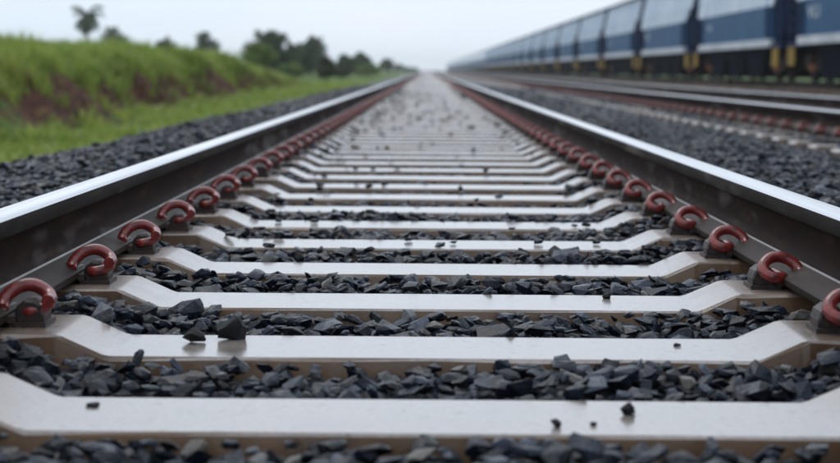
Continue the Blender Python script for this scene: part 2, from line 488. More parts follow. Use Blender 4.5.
# ------------------------------------------------------------------ track parts
def sleeper_mesh(name, seed):
    rr = random.Random(seed)
    xs = [-1.4, -1.38, -1.1, -.92, -.74, -.662, -.650, -.580, -.568, -.38, -.19, 0, .19, .38, .568, .580, .650, .662, .74, .92, 1.1, 1.38, 1.4]
    mb = MB(); rings = []
    for x in xs:
        a = abs(x)
        z = np.interp(a, [0, .568, .580, .650, .662, 1.38, 1.4], [0, 0, .003, .034, SEAT, SEAT, SEAT - .015])
        j = lambda s: rr.uniform(-s, s)
        hw = SW / 2 - (.012 if a > 1.39 else 0)
        c = .007 + j(.003)
        z = float(z)
        rings.append([(x, -hw - .035, z - .2), (x, -hw - .004 + j(.002), z - c), (x, -hw + .002 + j(.002), z - .001),
                      (x, hw - .002 + j(.002), z - .001), (x, hw + .004 + j(.002), z - c), (x, hw + .035, z - .2)])
    mb.loft(rings)
    me = mb.mesh(name, M['concrete'], smooth=True)
    bm = bmesh.new(); bm.from_mesh(me)
    for e in bm.edges:      # soften only the cast bends that run across the sleeper
        v = e.verts[1].co - e.verts[0].co
        e.smooth = abs(v.y) > abs(v.x) and abs(v.y) > abs(v.z) and max(abs(e.verts[0].co.x), abs(e.verts[1].co.x)) < 1.37
    bm.to_mesh(me); bm.free()
    return me

sleeper_meshes = [sleeper_mesh('sleeper', s) for s in range(5)]

def clip_path_right():
    return [(.004, .05, .060), (.004, -.03, .060), (-.004, -.052, .060), (-.028, -.058, .063), (-.046, -.045, .074), (-.044, -.025, .094),
            (-.024, -.010, .110), (.004, -.004, .114), (.030, -.008, .104), (.046, -.018, .088), (.051, -.036, .073), (.046, -.052, .0675)]

def clip_path_left():   # seen from its other side: a high arch whose sawn end points at the viewer
    return [(.086, -.060, .088), (.086, -.030, .090), (.078, -.008, .098), (.058, .002, .112), (.034, .004, .119), (.008, .0, .112),
            (-.012, -.010, .094), (-.019, -.026, .076), (-.016, -.045, .067)]

def shrink(path): return [(.83*u - .002, .88*v, .063 + .76*(w - .058)) for u, v, w in path]

def clip_mesh(name, left, sides=8, k=4):
    mb = MB()
    if left:
        mb.tube(catmull(shrink(clip_path_left()), k), .0125, sides)
        mb.tube(catmull(shrink([(.084, -.012, .078), (.066, -.030, .066), (.036, -.034, .060), (.030, .0, .059), (.030, .05, .059)]), k), .0112, sides)
    else:
        mb.tube(catmull(shrink(clip_path_right()), k), .0125, sides)
    return mb.mesh(name, M['clip'], smooth=True, autosmooth=R(50))

def shoulder_mesh(name, left):
    mb = MB()
    s = 1 if left else -1
    # cast base, rounded housing round the centre leg, stop lug and grey toe insulator
    mb.box(min(s*.0, s*.066), max(s*.0, s*.066), -.042, .042, SEAT - .02, SEAT + .008)
    ring = lambda y, k: [(s*.034 + k*.027*math.cos(a), y, .058 + k*.028*math.sin(a)) for a in [math.pi*2*i/10 for i in range(10)]]
    mb.loft([ring(-.034, .85), ring(-.03, 1), ring(.03, 1), ring(.034, .85)])
    mb.box(min(s*.045, s*.060), max(s*.045, s*.060), -.03, .03, SEAT + .006, .056)
    mb.box(min(s*-.002, s*.012), max(s*-.002, s*.012), -.05, .05, SEAT + .008, .058)
    nb = len(mb.bm.faces)
    mb.box(min(-s*.046, -s*.006), max(-s*.046, -s*.006), -.042, .042, .060, .070)
    for f in list(mb.bm.faces)[nb:]: f.material_index = 1
    return mb.mesh(name, [M['shoulder'], M['insulator']], bevel=0)

CLIP_U = .760
clipR, clipL = clip_mesh('rail_clip', False), clip_mesh('rail_clip', True)
shR, shL = shoulder_mesh('clip_shoulder', False), shoulder_mesh('clip_shoulder', True)
OUT_U = 2 * RC - CLIP_U      # the same clip mirrored to the outer side of the rail

def rail_mesh(name, y0, y1):
    h = RAIL_H
    half = [(0, h), (.020, h - .0005), (.029, h - .0025), (.0345, h - .008), (.036, h - .015), (.0365, h - .036), (.034, h - .041), (.013, h - .051), (.0095, h - .06),
            (.00825, h - .085), (.0095, .066), (.0135, .053), (.022, .0425), (.0262, .0395), (.040, .0330), (.072, .0165), (.075, .0135), (.075, 0.001), (.0745, 0)]
    prof = half + [(-x, z) for x, z in reversed(half[1:])]
    #  profile ring order: right half downward, then left half upward
    ys = list(np.concatenate([np.arange(y0, 60, 3.0), np.arange(60, y1, 40), [y1]]))
    verts, faces, mi = [], [], []
    n = len(prof)
    for y in ys: verts += [(x, y, z) for x, z in prof]
    def mat_of(i):
        j = (i + 1) % n
        z = (prof[i][1] + prof[j][1]) / 2; ax = (abs(prof[i][0]) + abs(prof[j][0])) / 2
        if z > h - .006: return 0
        if z > h - .043: return 1
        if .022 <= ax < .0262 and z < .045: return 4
        if ax > .024 and z < .04 and z > .013: return 3
        if z <= .013: return 3
        return 2
    for a in range(len(ys) - 1):
        for i in range(n):
            j = (i + 1) % n
            faces.append((a*n + i, (a+1)*n + i, (a+1)*n + j, a*n + j)); mi.append(mat_of(i))
    me = bpy.data.meshes.new(name)
    me.from_pydata(verts, [], faces)
    for k in ('polished', 'head_side', 'web', 'foot', 'fillet_glint'): me.materials.append(M[k])
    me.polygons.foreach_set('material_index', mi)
    me.polygons.foreach_set('use_smooth', [True] * len(faces))
    me.update()
    bm = bmesh.new(); bm.from_mesh(me)
    for e in bm.edges:
        if len(e.link_faces) == 2 and e.calc_face_angle(0) > R(32): e.smooth = False
    bm.to_mesh(me); bm.free()
    return me

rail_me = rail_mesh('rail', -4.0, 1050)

def merged(name, base_me, xforms, mats):
    """numpy join of many copies (tri/quad mix is triangulated)"""
    bm = bmesh.new(); bm.from_mesh(base_me); bmesh.ops.triangulate(bm, faces=bm.faces)
    V = np.array([v.co[:] for v in bm.verts]); F = np.array([[v.index for v in f.verts] for f in bm.faces]); bm.free()
    out = np.concatenate([V + np.array(t) for t in xforms])
    ff = np.concatenate([F + i * len(V) for i in range(len(xforms))])
    return fast_mesh(name, out, ff, 3, mats)

def sleeper_pos(i): return Y0 + SP * i + SW / 2

clipR_lo, clipL_lo = clip_mesh('rail_clip', False, 5, 1), clip_mesh('rail_clip', True, 5, 1)

def build_track(name, cx, label, i0, i_single, i_end, i_clip, outer, inner):
    t = empty(name, (cx, 0, 0))
    tag(t, label, 'railway track')
    for s in (-1, 1):
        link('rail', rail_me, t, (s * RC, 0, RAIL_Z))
    for i in range(i0, i_single):
        jx, jy, jr = (random.uniform(-.006, .006), random.uniform(-.006, .006), random.uniform(-.004, .004))
        sl = link('sleeper', random.choice(sleeper_meshes), t, (jx, sleeper_pos(i) + jy, 0), (0, 0, jr))
        if i < i_clip:
            spots = []
            if inner: spots += [(CLIP_U, clipR, shR, 0), (-CLIP_U, clipL, shL, 0)]
            if outer: spots += [(OUT_U, clipL, shL, 0), (-OUT_U, clipR, shR, 0)]
            for (ux, cm, sm, rz) in spots:
                link('rail_clip', cm, sl, (ux - jx, random.uniform(-.008, .008), random.uniform(-.0015, .0015)), (0, 0, random.uniform(-.09, .09)))
                link('clip_shoulder', sm, sl, (ux - jx, 0, 0))
    if i_end > i_single:
        rest = link('far_sleepers', merged('far_sleepers', sleeper_meshes[0], [(0, sleeper_pos(i), 0) for i in range(i_single, i_end)], M['concrete']), t)
        tag(rest, kind='stuff')
    fc = [(clipR_lo, CLIP_U if inner else -OUT_U), (clipL_lo, -CLIP_U if inner else OUT_U)]
    ie = min(i_end, i_clip + 500)
    vs = []
    for cm, ux in fc:
        far = link('far_rail_clips', merged('far_rail_clips', cm, [(ux, sleeper_pos(i), 0) for i in range(i_clip, ie)], M['clip']), t)
        tag(far, kind='stuff')
    return t

build_track('railway_track', 0, 'near railway track of pale sleepers and red clips running ahead from the camera', -3, 297, 900, 72, True, True)
build_track('railway_track', T2, 'empty neighbouring track between the near track and the blue train', 12, 120, 700, 88, True, False)
build_track('railway_track', T3, 'track under the blue wagon train, mostly hidden behind its wheels', 40, 120, 500, 40, False, True)

# ------------------------------------------------------------------ ballast stones
def stone_template(seed):
    rr = random.Random(seed)
    bm = bmesh.new()
    sx, sy, sz = 1, rr.uniform(.5, .95), rr.uniform(.26, .55)
    n = rr.randint(13, 19)
    for k in range(n):
        v = Vector((rr.gauss(0, 1), rr.gauss(0, 1), rr.gauss(0, 1))).normalized()
        p = 3.0    # towards a block, so facets are broad
        q = (abs(v.x)**p + abs(v.y)**p + abs(v.z)**p) ** (1/p)
        v = v / q * rr.uniform(.72, 1.0)
        bm.verts.new((v.x*sx, v.y*sy, v.z*sz))
    r = bmesh.ops.convex_hull(bm, input=bm.verts)
    bmesh.ops.delete(bm, geom=[v for v in bm.verts if not v.link_faces], context='VERTS')
    bmesh.ops.triangulate(bm, faces=bm.faces)
    bmesh.ops.recalc_face_normals(bm, faces=bm.faces)
    bm.verts.index_update()
    V = np.array([v.co[:] for v in bm.verts]); F = np.array([[v.index for v in f.verts] for f in bm.faces])
    me = bpy.data.meshes.new('ballast_stone'); bm.to_mesh(me); bm.free()
    me.materials.append(M['stone'])
    return V, F, me

def roughen(t, seed):
    """broken-face version of a stone: one subdivision, noise on the faces"""
    V, F, me0 = t
    bm = bmesh.new(); bm.from_mesh(me0)
    bmesh.ops.subdivide_edges(bm, edges=bm.edges, cuts=1, use_grid_fill=True)
    bmesh.ops.triangulate(bm, faces=bm.faces)
    for v in bm.verts:
        d = mnoise.noise(v.co * 2.3 + Vector((seed, 0, 0))) * .10 + mnoise.noise(v.co * 5.1 + Vector((0, seed, 0))) * .05
        v.co = v.co * (1 + d)
    bmesh.ops.recalc_face_normals(bm, faces=bm.faces)
    bm.verts.index_update()
    V = np.array([v.co[:] for v in bm.verts]); F = np.array([[v.index for v in f.verts] for f in bm.faces])
    me = bpy.data.meshes.new('ballast_stone'); bm.to_mesh(me); bm.free(); me.materials.append(M['stone'])
    return V, F, me

TEMPL = [stone_template(100 + k) for k in range(18)]
FINE = [roughen(t, 3.7 * k) for k, t in enumerate(TEMPL)]

def in_sleeper(x, y, r):
    k = (y - Y0) / SP
    fr = (k - np.floor(k)) * SP
    on = (fr < SW + .012 + r * .45) | (fr > SP - .012 - r * .45)
    main = on & (np.abs(x) < 1.4 + r * .3)
    t2 = on & (np.abs(x - T2) < 1.4 + r * .3) & ~((x > T2 - 1.27) & (x < T2 - 1.0))
    return main | t2

def layer(x0, x1, y0, y1, pitch, keep, zoff, smin, smax, zj):
    gx, gy = np.meshgrid(np.arange(x0, x1, pitch), np.arange(y0, y1, pitch))
    x = gx.ravel() + rng.uniform(-.5, .5, gx.size) * pitch
    y = gy.ravel() + rng.uniform(-.5, .5, gx.size) * pitch
    s = smin + (smax - smin) * rng.beta(1.6, 2.8, x.size)
    ok = rng.random(x.size) < keep
    ok &= (x > -.30 * y - 1.5) & (x < .30 * y + 1.5)
    ok &= ~in_sleeper(x, y, s)
    heap = np.where(np.abs(x) < .6, .007, .018) * np.sin(x * 5.1 + y * 3.3) * np.sin(y * 4.1 - x * 2.2)
    z = bed_profile(x) + np.where((np.abs(x) < .6) & (y > 6), -.016 - .034 * (y > 15), 0) + zoff + heap + rng.uniform(-zj, zj, x.size)
    kf = (y - Y0) / SP; kf = (kf - np.floor(kf)) * SP
    z = np.where((np.abs(x) < 1.35) & ((kf < SW + .05) | (kf > SP - .05)), z - .008, z)
    # keep clear of the rails
    for c in (-RC, RC, T2 - RC, T2 + RC):
        near = np.abs(x - c) < .085
        z = np.where(near, np.minimum(z, -.03), z)
    return np.stack([x, y, z, s], -1)[ok]

parts = [layer(-2.8, 3.1, 1.0, 15, .040, 1.0, -.020, .020, .040, .008),
         layer(-2.8, 3.1, 1.0, 15, .044, .72, .000, .014, .040, .006),
         layer(-2.8, 2.6, 1.0, 9, .19, .5, .000, .034, .054, .006),
         layer(-2.8, 6.2, 15, 26, .075, 1.0, -.012, .032, .056, .014),
         layer(-2.8, 6.2, 26, 46, .11, .9, -.006, .042, .070, .02)]
S = np.concatenate(parts)
# scattered stones lying on the sleepers and heaped along the left shoulder of the middle section
n = 230
oy = 4.6 + 34 * rng.random(n) ** 1.5
ox = np.where(rng.random(n) < .38, rng.normal(-.50, .10, n), rng.uniform(-.6, .62, n))
os_ = rng.uniform(.013, .026, n) * np.interp(oy, [4, 10, 25], [.9, 1.15, 1.5])
oz = np.interp(np.abs(ox), [0, .565, .665, 1], [0, 0, SEAT, SEAT]) + os_ * .42
S = np.concatenate([S, np.stack([ox, oy, oz, os_], -1)])
n_all = len(S)
tid = rng.integers(0, len(TEMPL), n_all)
eul = np.stack([rng.normal(0, .3, n_all), rng.normal(0, .3, n_all), rng.uniform(0, 6.283, n_all)], -1)
on_top = np.arange(n_all) >= n_all - n
eul[on_top, :2] *= .25
cx_, sx_ = np.cos(eul), np.sin(eul)
def rotm(c, s):
    # Blender XYZ euler: Rz @ Ry @ Rx
    Rm = np.empty((len(c), 3, 3))
    cx, cy2, cz = c.T; sx, sy, sz = s.T
    Rm[:, 0] = np.stack([cy2*cz, sx*sy*cz - cx*sz, cx*sy*cz + sx*sz], -1)
    Rm[:, 1] = np.stack([cy2*sz, sx*sy*sz + cx*cz, cx*sy*sz - sx*cz], -1)
    Rm[:, 2] = np.stack([-sy, sx*cy2, cx*cy2], -1)
    return Rm
RM = rotm(cx_, sx_)
# the 300 that show largest: in frame, upper layers, nearest
px = 1655 * S[:, 3] / S[:, 1]
ang_y = np.degrees(np.arctan2(CAM_H - S[:, 2], S[:, 1]))
inframe = (np.abs(S[:, 0]) < .25 * S[:, 1]) & (ang_y < 13.0)
upper = S[:, 2] > bed_profile(S[:, 0]) - .012
score = np.where(inframe & upper, px, 0)
single = np.zeros(n_all, bool); single[np.argsort(-score)[:300]] = True
for k in np.nonzero(single)[0]:
    link('ballast_stone', FINE[tid[k]][2], bed, S[k, :3], eul[k], (S[k, 3],) * 3)
VV, FF, off = [], [], 0
nearest = (S[:, 1] < 4.4) & (np.abs(S[:, 0]) < 1.25) & (S[:, 2] > bed_profile(S[:, 0]) - .016)
for t, near_, (V, F, me) in [(t, False, a) for t, a in enumerate(TEMPL)] + [(t, True, a) for t, a in enumerate(FINE)]:
    sel = np.nonzero((tid == t) & ~single & (nearest == near_))[0]
    W = np.einsum('kij,vj->kvi', RM[sel], V) * S[sel, 3][:, None, None] + S[sel, None, :3]
    VV.append(W.reshape(-1, 3))
    FF.append((F[None] + (np.arange(len(sel)) * len(V))[:, None, None] + off).reshape(-1, 3))
    off += len(sel) * len(V)
loose = link('ballast', fast_mesh('ballast', np.concatenate(VV), np.concatenate(FF), 3, M['stone']), bed)
tag(loose, kind='stuff')

# single stones that lie on the nearest sleepers
def seated_stone(seed):
    rr = random.Random(seed); bm = bmesh.new()
    for k in range(16):
        v = Vector((rr.gauss(0, 1), rr.gauss(0, 1), rr.gauss(0, 1))).normalized() * rr.uniform(.85, 1)
        bm.verts.new((v.x, v.y * .85, max(v.z * .85, -.5)))
    bmesh.ops.convex_hull(bm, input=bm.verts)
    bmesh.ops.delete(bm, geom=[v for v in bm.verts if not v.link_faces], context='VERTS')
    bmesh.ops.recalc_face_normals(bm, faces=bm.faces)
    bmesh.ops.triangulate(bm, faces=bm.faces)
    bmesh.ops.subdivide_edges(bm, edges=bm.edges, cuts=1, use_grid_fill=True)
    for v in bm.verts:
        if v.co.z > -.48: v.co *= 1 + mnoise.noise(v.co * 2.6 + Vector((seed, 0, 0))) * .16
    V = np.array([v.co[:] for v in bm.verts])
    me = bpy.data.meshes.new('loose_stone'); bm.to_mesh(me); bm.free(); me.materials.append(M['black_stone'])
    return V, None, me

def loose_stone(label, x, y, s, sq=.7, seed=1, group='loose stones on the nearest sleepers'):
    V, F, me0 = seated_stone(seed)
    zmin = V[:, 2].min() * sq * s
    o = link('loose_stone', me0, None, (x, y, -zmin - .001), (0, 0, seed * 1.3), (s, s, s * sq))
    return tag(o, label, 'stone', group)
loose_stone('largest black stone, upright on the back edge of the second sleeper, left of centre', -.372, 3.07, .036, .95, 3)
loose_stone('small flat black stone just left of the largest stone on the second sleeper', -.437, 3.02, .024, .9, 5)
loose_stone('largest dark stone on the nearest sleeper, right of the middle', .292, 2.41, .015, 1.0, 8)
loose_stone('small dark pebble near the front edge of the nearest sleeper, right of the middle', .176, 2.315, .011, .9, 9)
loose_stone('tiny dark pebble between two others on the nearest sleeper', .232, 2.33, .007, .7, 11)
loose_stone('dark stone chip at the left end of the nearest sleeper', -.505, 2.435, .012, .5, 12)
loose_stone('dark pebble on the third sleeper toward its right end', .395, 3.66, .012, .9, 14)
loose_stone('flat dark chip on the second sleeper toward its right end', .455, 3.02, .009, .6, 15)

# ------------------------------------------------------------------ wagons
def text_mesh(body, size, mat):
    cu = bpy.data.curves.new('lettering', 'FONT'); cu.body = body; cu.size = size; cu.extrude = .004
    ob = bpy.data.objects.new('lettering', cu); COL.objects.link(ob)
    dg = bpy.context.evaluated_depsgraph_get()
    me = bpy.data.meshes.new_from_object(ob.evaluated_get(dg))
    bpy.data.objects.remove(ob); bpy.data.curves.remove(cu)
    me.materials.clear(); me.materials.append(mat)
    return me

WL = 17.0     # body length at the top
HB = 1.45
Z_SILL0, Z_SILL1, Z_MID, Z_TAP0, Z_TAP1, Z_TOP = 1.11, 1.35, 2.42, 2.30, 2.78, 4.22
CUT = 1.65    # how far the lower body ends inside the top length

def wagon_meshes():
    W = {}
    L = WL / 2
    # lower body: hexagonal side outline, cut back at the ends
    mb = MB()
    out = [(-L + CUT, Z_SILL1), (L - CUT, Z_SILL1), (L - CUT, Z_TAP0), (L - CUT + .42, Z_MID), (-L + CUT - .42, Z_MID), (-L + CUT, Z_TAP0)]
    mb.loft([[(-HB, y, z) for y, z in out], [(HB, y, z) for y, z in out]])
    W['body'] = mb.mesh('body', M['blue'])
    # upper body: leans inward
    mb = MB()
    def ring(y, zt): return [(-HB, y, Z_MID + .002), (HB, y, Z_MID + .002), (HB - .06, y, 3.0), (HB - .36, y, zt), (-HB + .36, y, zt), (-HB + .06, y, 3.0)]
    mb.loft([ring(-L + CUT - .42, Z_TOP), ring(L - CUT + .42, Z_TOP)])
    for s in (-1, 1):   # corners beyond the taper
        a = s * (L - CUT + .42)
        e = s * (L - .32)
        mb.loft([[(-HB + .01, a, Z_MID + .1), (HB - .01, a, Z_MID + .1), (HB - .06, a, 3.0), (HB - .36, a, Z_TOP), (-HB + .36, a, Z_TOP), (-HB + .06, a, 3.0)],
                 [(-HB + .14, e, 3.18), (HB - .14, e, 3.18), (HB - .15, e, 3.22), (HB - .36, e, Z_TOP), (-HB + .36, e, Z_TOP), (-HB + .15, e, 3.22)]])
    for f in mb.bm.faces:
        f.normal_update()
        if abs(f.normal.y) > .6 or f.normal.z < -.3: f.material_index = 1
    W['upper'] = mb.mesh('upper_panel', [M['pale_blue'], M['deep_blue']])
    # one vertical rib on the leaning upper side (both sides)
    mb = MB()
    mb.loft([[(-HB - .05, -.05, Z_MID), (-HB + .03, -.05, Z_MID), (-HB + .08, -.05, 3.0), (-HB + .38, -.05, Z_TOP), (-HB + .28, -.05, Z_TOP), (-HB + .0, -.05, 3.0)],
             [(-HB - .05, .05, Z_MID), (-HB + .03, .05, Z_MID), (-HB + .08, .05, 3.0), (-HB + .38, .05, Z_TOP), (-HB + .28, .05, Z_TOP), (-HB + .0, .05, 3.0)]])
    W['rib'] = mb.mesh('rib', M['pale_blue'])
    mb = MB(); mb.box(-HB + .28, HB - .28, -L - .02, L + .02, Z_TOP, Z_TOP + .06)
    mb.box(-HB + .22, -HB + .30, -L - .02, L + .02, Z_TOP - .05, Z_TOP + .05); mb.box(HB - .30, HB - .22, -L - .02, L + .02, Z_TOP - .05, Z_TOP + .05)
    mb.box(-.5, .5, -L + .6, L - .6, Z_TOP + .06, Z_TOP + .14)
    W['roof'] = mb.mesh('roof', M['deep_blue'])
    mb = MB(); mb.box(-HB - .06, -HB + .10, -L + CUT - .05, L - CUT + .05, Z_SILL0, Z_SILL1 - .001)
    W['sill'] = mb.mesh('side_sill', M['stripe'])
    # end: slope sheet, posts, platform
    mb = MB()
    mb.loft([[(-HB + .25, L - CUT + .02, 1.5), (HB - .25, L - CUT + .02, 1.5), (HB - .25, L - CUT + .02, 2.9), (-HB + .25, L - CUT + .02, 2.9)],
             [(-HB + .25, L - .75, 1.52), (HB - .25, L - .75, 1.52), (HB - .25, L - .35, 2.9), (-HB + .25, L - .35, 2.9)]])
    for s in (-1, 1):
        mb.box(s*HB - .05 if s > 0 else -HB - .02, s*HB + .02 if s > 0 else -HB + .05, L - .36, L - .20, 1.12, 2.90)
        mb.box(s*(HB - .1) - .05, s*(HB - .1) + .05, L - 1.15, L - 1.05, 1.2, 2.9)
    mb.box(-HB, HB, L - CUT, L + .02, 1.06, 1.19)
    mb.loft([[(-HB + .06, y, 2.9), (HB - .06, y, 2.9), (HB - .07, y, 3.0), (HB - .35, y, Z_TOP), (-HB + .35, y, Z_TOP), (-HB + .07, y, 3.0)] for y in (L - .315, L)])
    mb.loft([[(-HB + .16, L - CUT, 1.3), (-HB + .2, L - CUT, 1.3), (-HB + .2, L - .3, 1.3), (-HB + .16, L - .3, 1.3)], [(-HB + .16, L - CUT, 2.5), (-HB + .2, L - CUT, 2.5), (-HB + .2, L - .3, 3.1), (-HB + .16, L - .3, 3.1)]])
    for z in (1.55, 1.9, 2.25, 2.6): mb.box(-HB, -HB + .04, L - .9, L - .21, z, z + .04)
    W['end'] = mb.mesh('end_frame', M['deep_blue'])
    # yellow corner step: stiles and rungs
    mb = MB()
    for y in (L - .95, L - .45): mb.box(-HB - .05, -HB + .01, y - .085, y + .085, .50, 1.055)
    for z in (.54, .78): mb.box(-HB - .05, -HB + .0, L - .84, L - .56, z, z + .06)
    W['step'] = mb.mesh('corner_step', M['yellow'])
    # hopper chute
    mb = MB()
    mb.loft([[(-1.25, -1.1, .16), (1.25, -1.1, .16), (1.25, 1.1, .16), (-1.25, 1.1, .16)], [(-HB + .12, -2.0, 1.34), (HB - .12, -2.0, 1.34), (HB - .12, 2.0, 1.34), (-HB + .12, 2.0, 1.34)]])
    mb.box(-1.3, 1.3, -1.2, 1.2, .1, .2)
    W['chute'] = mb.mesh('hopper_chute', M['dark_steel'])
    mb = MB(); mb.box(-.25, .25, -L - .35, L + .35, .82, 1.10)
    W['beam'] = mb.mesh('centre_beam', M['dark_steel'])
    # bogie
    mb = MB()
    for s in (-1, 1):
        x0, x1 = s * 1.02 - .08, s * 1.02 + .08
        pr = [(-1.25, .52), (-1.2, .68), (-.5, .80), (.5, .80), (1.2, .68), (1.25, .52), (.95, .40), (.45, .30), (-.45, .30), (-.95, .40)]
        mb.loft([[(x0, y, z) for y, z in pr], [(x1, y, z) for y, z in pr]])
    mb.box(-1.25, 1.25, -.22, .22, .55, .85)
    W['bogie'] = mb.mesh('bogie_frame', M['brown_steel'])
    mb = MB()
    for y in (-.13, 0, .13): mb.cyl((-1.13, y, .36), (-1.13, y, .6), .055, 8)
    W['spring'] = mb.mesh('spring_nest', M['orange'])
    mb = MB()
    for s in (-1, 1):
        xs = s * .84
        rings = [[(xs + dx, rad * math.cos(a), .43 + rad * math.sin(a)) for a in [2*math.pi*k/20 for k in range(20)]]
                 for dx, rad in ((-.07*s - .0, .455 if True else .43), (-.04*s, .455), (-.035*s, .43), (.065*s, .425), (.065*s, .36), (.03*s, .34), (.03*s, .14), (.08*s, .13), (.08*s, .01))]
        mb.loft(rings)
    mb.cyl((-1.0, 0, .43), (1.0, 0, .43), .08, 10)
    W['wheel'] = mb.mesh('wheelset', M['brown_steel'])
    # coupler
    mb = MB(); mb.box(-.12, .12, L + .0, L + .36, .78, 1.04); mb.cyl((-.35, L + .1, .7), (-.35, L + .45, .45), .025, 6)
    W['coupler'] = mb.mesh('coupler', M['dark_steel'])
    # side ladder at the end
    mb = MB()
    for y in (-.2, .2): mb.box(-HB - .04, -HB - .005, y - .02, y + .02, 1.2, 2.4)
    for z in np.arange(1.3, 2.4, .28): mb.box(-HB - .04, -HB - .01, -.18, .18, z, z + .03)
    W['ladder'] = mb.mesh('ladder', M['deep_blue'])
    return W

WM = wagon_meshes()
TXT = text_mesh('VLI', .52, M['letter'])
TXT2 = text_mesh('VLI', .34, M['letter'])
PITCH = 17.9
GAP0 = 51.4
ORD = ['', 'second', 'third', 'fourth', 'fifth', 'sixth', 'seventh', 'eighth', 'ninth', 'tenth', 'eleventh', 'twelfth']
RZ = RAIL_Z + RAIL_H
NW = 50
for i in range(NW):
    yc = GAP0 - PITCH / 2 + PITCH * i
    w = empty('hopper_wagon', (T3, yc, RZ))
    if i == 0: lab = 'blue hopper wagon cut off by the right edge of the picture, faint white lettering'
    elif i < 12: lab = 'blue hopper wagon with pale upper side, ' + ORD[i] + ' of the train counted from the right edge'
    else: lab = 'small pale wagon fading into haze in the far stretch of the blue train'
    tag(w, lab, 'train wagon', 'wagons of the blue hopper train' if i < 12 else 'far wagons of the blue hopper train')
    b = link('body', WM['body'], w)
    u = link('upper_panel', WM['upper'], w)
    link('roof', WM['roof'], w)
    link('side_sill', WM['sill'], w)
    link('end_frame', WM['end'], w); link('end_frame', WM['end'], w, rot=(0, 0, math.pi))
    link('centre_beam', WM['beam'], w)
    if i < 16:
        for k in range(13): link('rib', WM['rib'], u, (0, -7.2 + 1.2 * k, 0))
        for s in (1, -1):
            # the far-end step is a mirrored copy of the near one
            link('corner_step', WM['step'], w, sc=(1, s, 1))
            link('coupler', WM['coupler'], w, rot=(0, 0, 0 if s > 0 else math.pi))
        for y in (-6.4, 6.4): link('ladder', WM['ladder'], w, (0, y, 0))
    if i < 12:
        t = TXT if i % 2 == 0 else TXT2
        o = link('lettering', t, b, (-HB - .006, 5.9 if i % 2 == 0 else 5.2, 1.86), (R(90), 0, -R(90)), (2.2, 1, 1))
    for y in (-3.6, 0, 3.6): link('hopper_chute', WM['chute'], w, (0, y, 0))
    for s in (-1, 1):
        bo = link('bogie', WM['bogie'], w, (0, s * 6.45, 0))
        if i < 20:
            for q in (-.9, .9): link('wheelset', WM['wheel'], bo, (0, q, 0))
            link('spring_nest', WM['spring'], bo)

# ------------------------------------------------------------------ grass
def blade_template(seed, nb, hmin, hmax, wid, lean):
    rr = random.Random(seed)
    V, F = [], []
    for k in range(nb):
        a = rr.uniform(0, 6.283); r0 = rr.uniform(0, .10)
        h = rr.uniform(hmin, hmax); le = rr.uniform(.15, 1) * lean * h
        bx_, by_ = r0 * math.cos(a), r0 * math.sin(a)
        dx, dy = math.cos(a), math.sin(a)
        px_, py_ = -dy * wid, dx * wid
        i = len(V)
        V += [(bx_ - px_, by_ - py_, -.03), (bx_ + px_, by_ + py_, -.03),
              (bx_ + dx*le*.35 - px_*.8, by_ + dy*le*.35 - py_*.8, h*.6), (bx_ + dx*le*.35 + px_*.8, by_ + dy*le*.35 + py_*.8, h*.6),
              (bx_ + dx*le, by_ + dy*le, h*rr.uniform(.8, 1.0))]
        F += [(i, i+1, i+3), (i, i+3, i+2), (i+2, i+3, i+4)]
    return np.array(V), np.array(F)

def scatter(name, x, y, z, s, templates, mat, parent=None):
    VV, FF, off = [], [], 0
    tid = rng.integers(0, len(templates), len(x))
    an = rng.uniform(0, 6.283, len(x))
    for t, (V, F) in enumerate(templates):
        k = np.nonzero(tid == t)[0]
        c, sn = np.cos(an[k])[:, None], np.sin(an[k])[:, None]
        W = np.stack([(V[:, 0]*c - V[:, 1]*sn)*s[k, None] + x[k, None], (V[:, 0]*sn + V[:, 1]*c)*s[k, None] + y[k, None], V[:, 2]*s[k, None] + z[k, None]], -1)
        VV.append(W.reshape(-1, 3)); FF.append((F[None] + (np.arange(len(k))*len(V))[:, None, None] + off).reshape(-1, 3))
        off += len(k) * len(V)
    o = link(name, fast_mesh(name, np.concatenate(VV), np.concatenate(FF), 3, mat), parent)
    tag(o, kind='stuff')
    return o

tall = [blade_template(k, 12, .15, .48, .010, .75) for k in range(8)]
short = [blade_template(20 + k, 11, .08, .20, .009, .9) for k in range(6)]
# top of the bank and fields
n = 15000
y = 9 + 92 * rng.random(n) ** 1.15
x = foot_x(y) - .75 - 5.5 * rng.random(n) ** 1.6
patch = np.sin(x * 1.9 + y * .7) + np.sin(y * 1.7 - x)
sc_ = rng.uniform(.5, 1.05, n) * (1 + .18 * patch) * np.interp(y, [9, 40, 75, 101], [.8, 1.0, .9, .55])
g1 = scatter('bank_top_grass', x, y, terrain_z(x, y), sc_, tall, M['grass'])
tag(g1, 'tall green grass growing on top of the red earth bank', 'grass')
# low strip between ballast and bank
n = 11500
y = 8 + 100 * rng.random(n) ** 1.2
f = foot_x(y)
x = f - .25 + (-2.45 - f + .25) * rng.random(n)
pn = np.array([mnoise.noise((a * .8, b * .8, 1.0)) + .5 * mnoise.noise((a * 2.5, b * 2.5, 4.0)) for a, b in zip(x, y)])
ok = (pn > -.28) & ((x < -2.75) | (pn > .15)) & (terrain_z(x, y) < -.31 + .10 * pn)
x, y, pn = x[ok], y[ok], pn[ok]; n = len(x)
g2 = scatter('ditch_grass', x, y, np.where(x > -2.78, -.36, terrain_z(x, y)), rng.uniform(.5, 1.5, n) * (1 + .7 * np.clip(pn, 0, 1)), short, M['grass'])
tag(g2, 'short bright green grass between the ballast shoulder and the bank', 'grass')
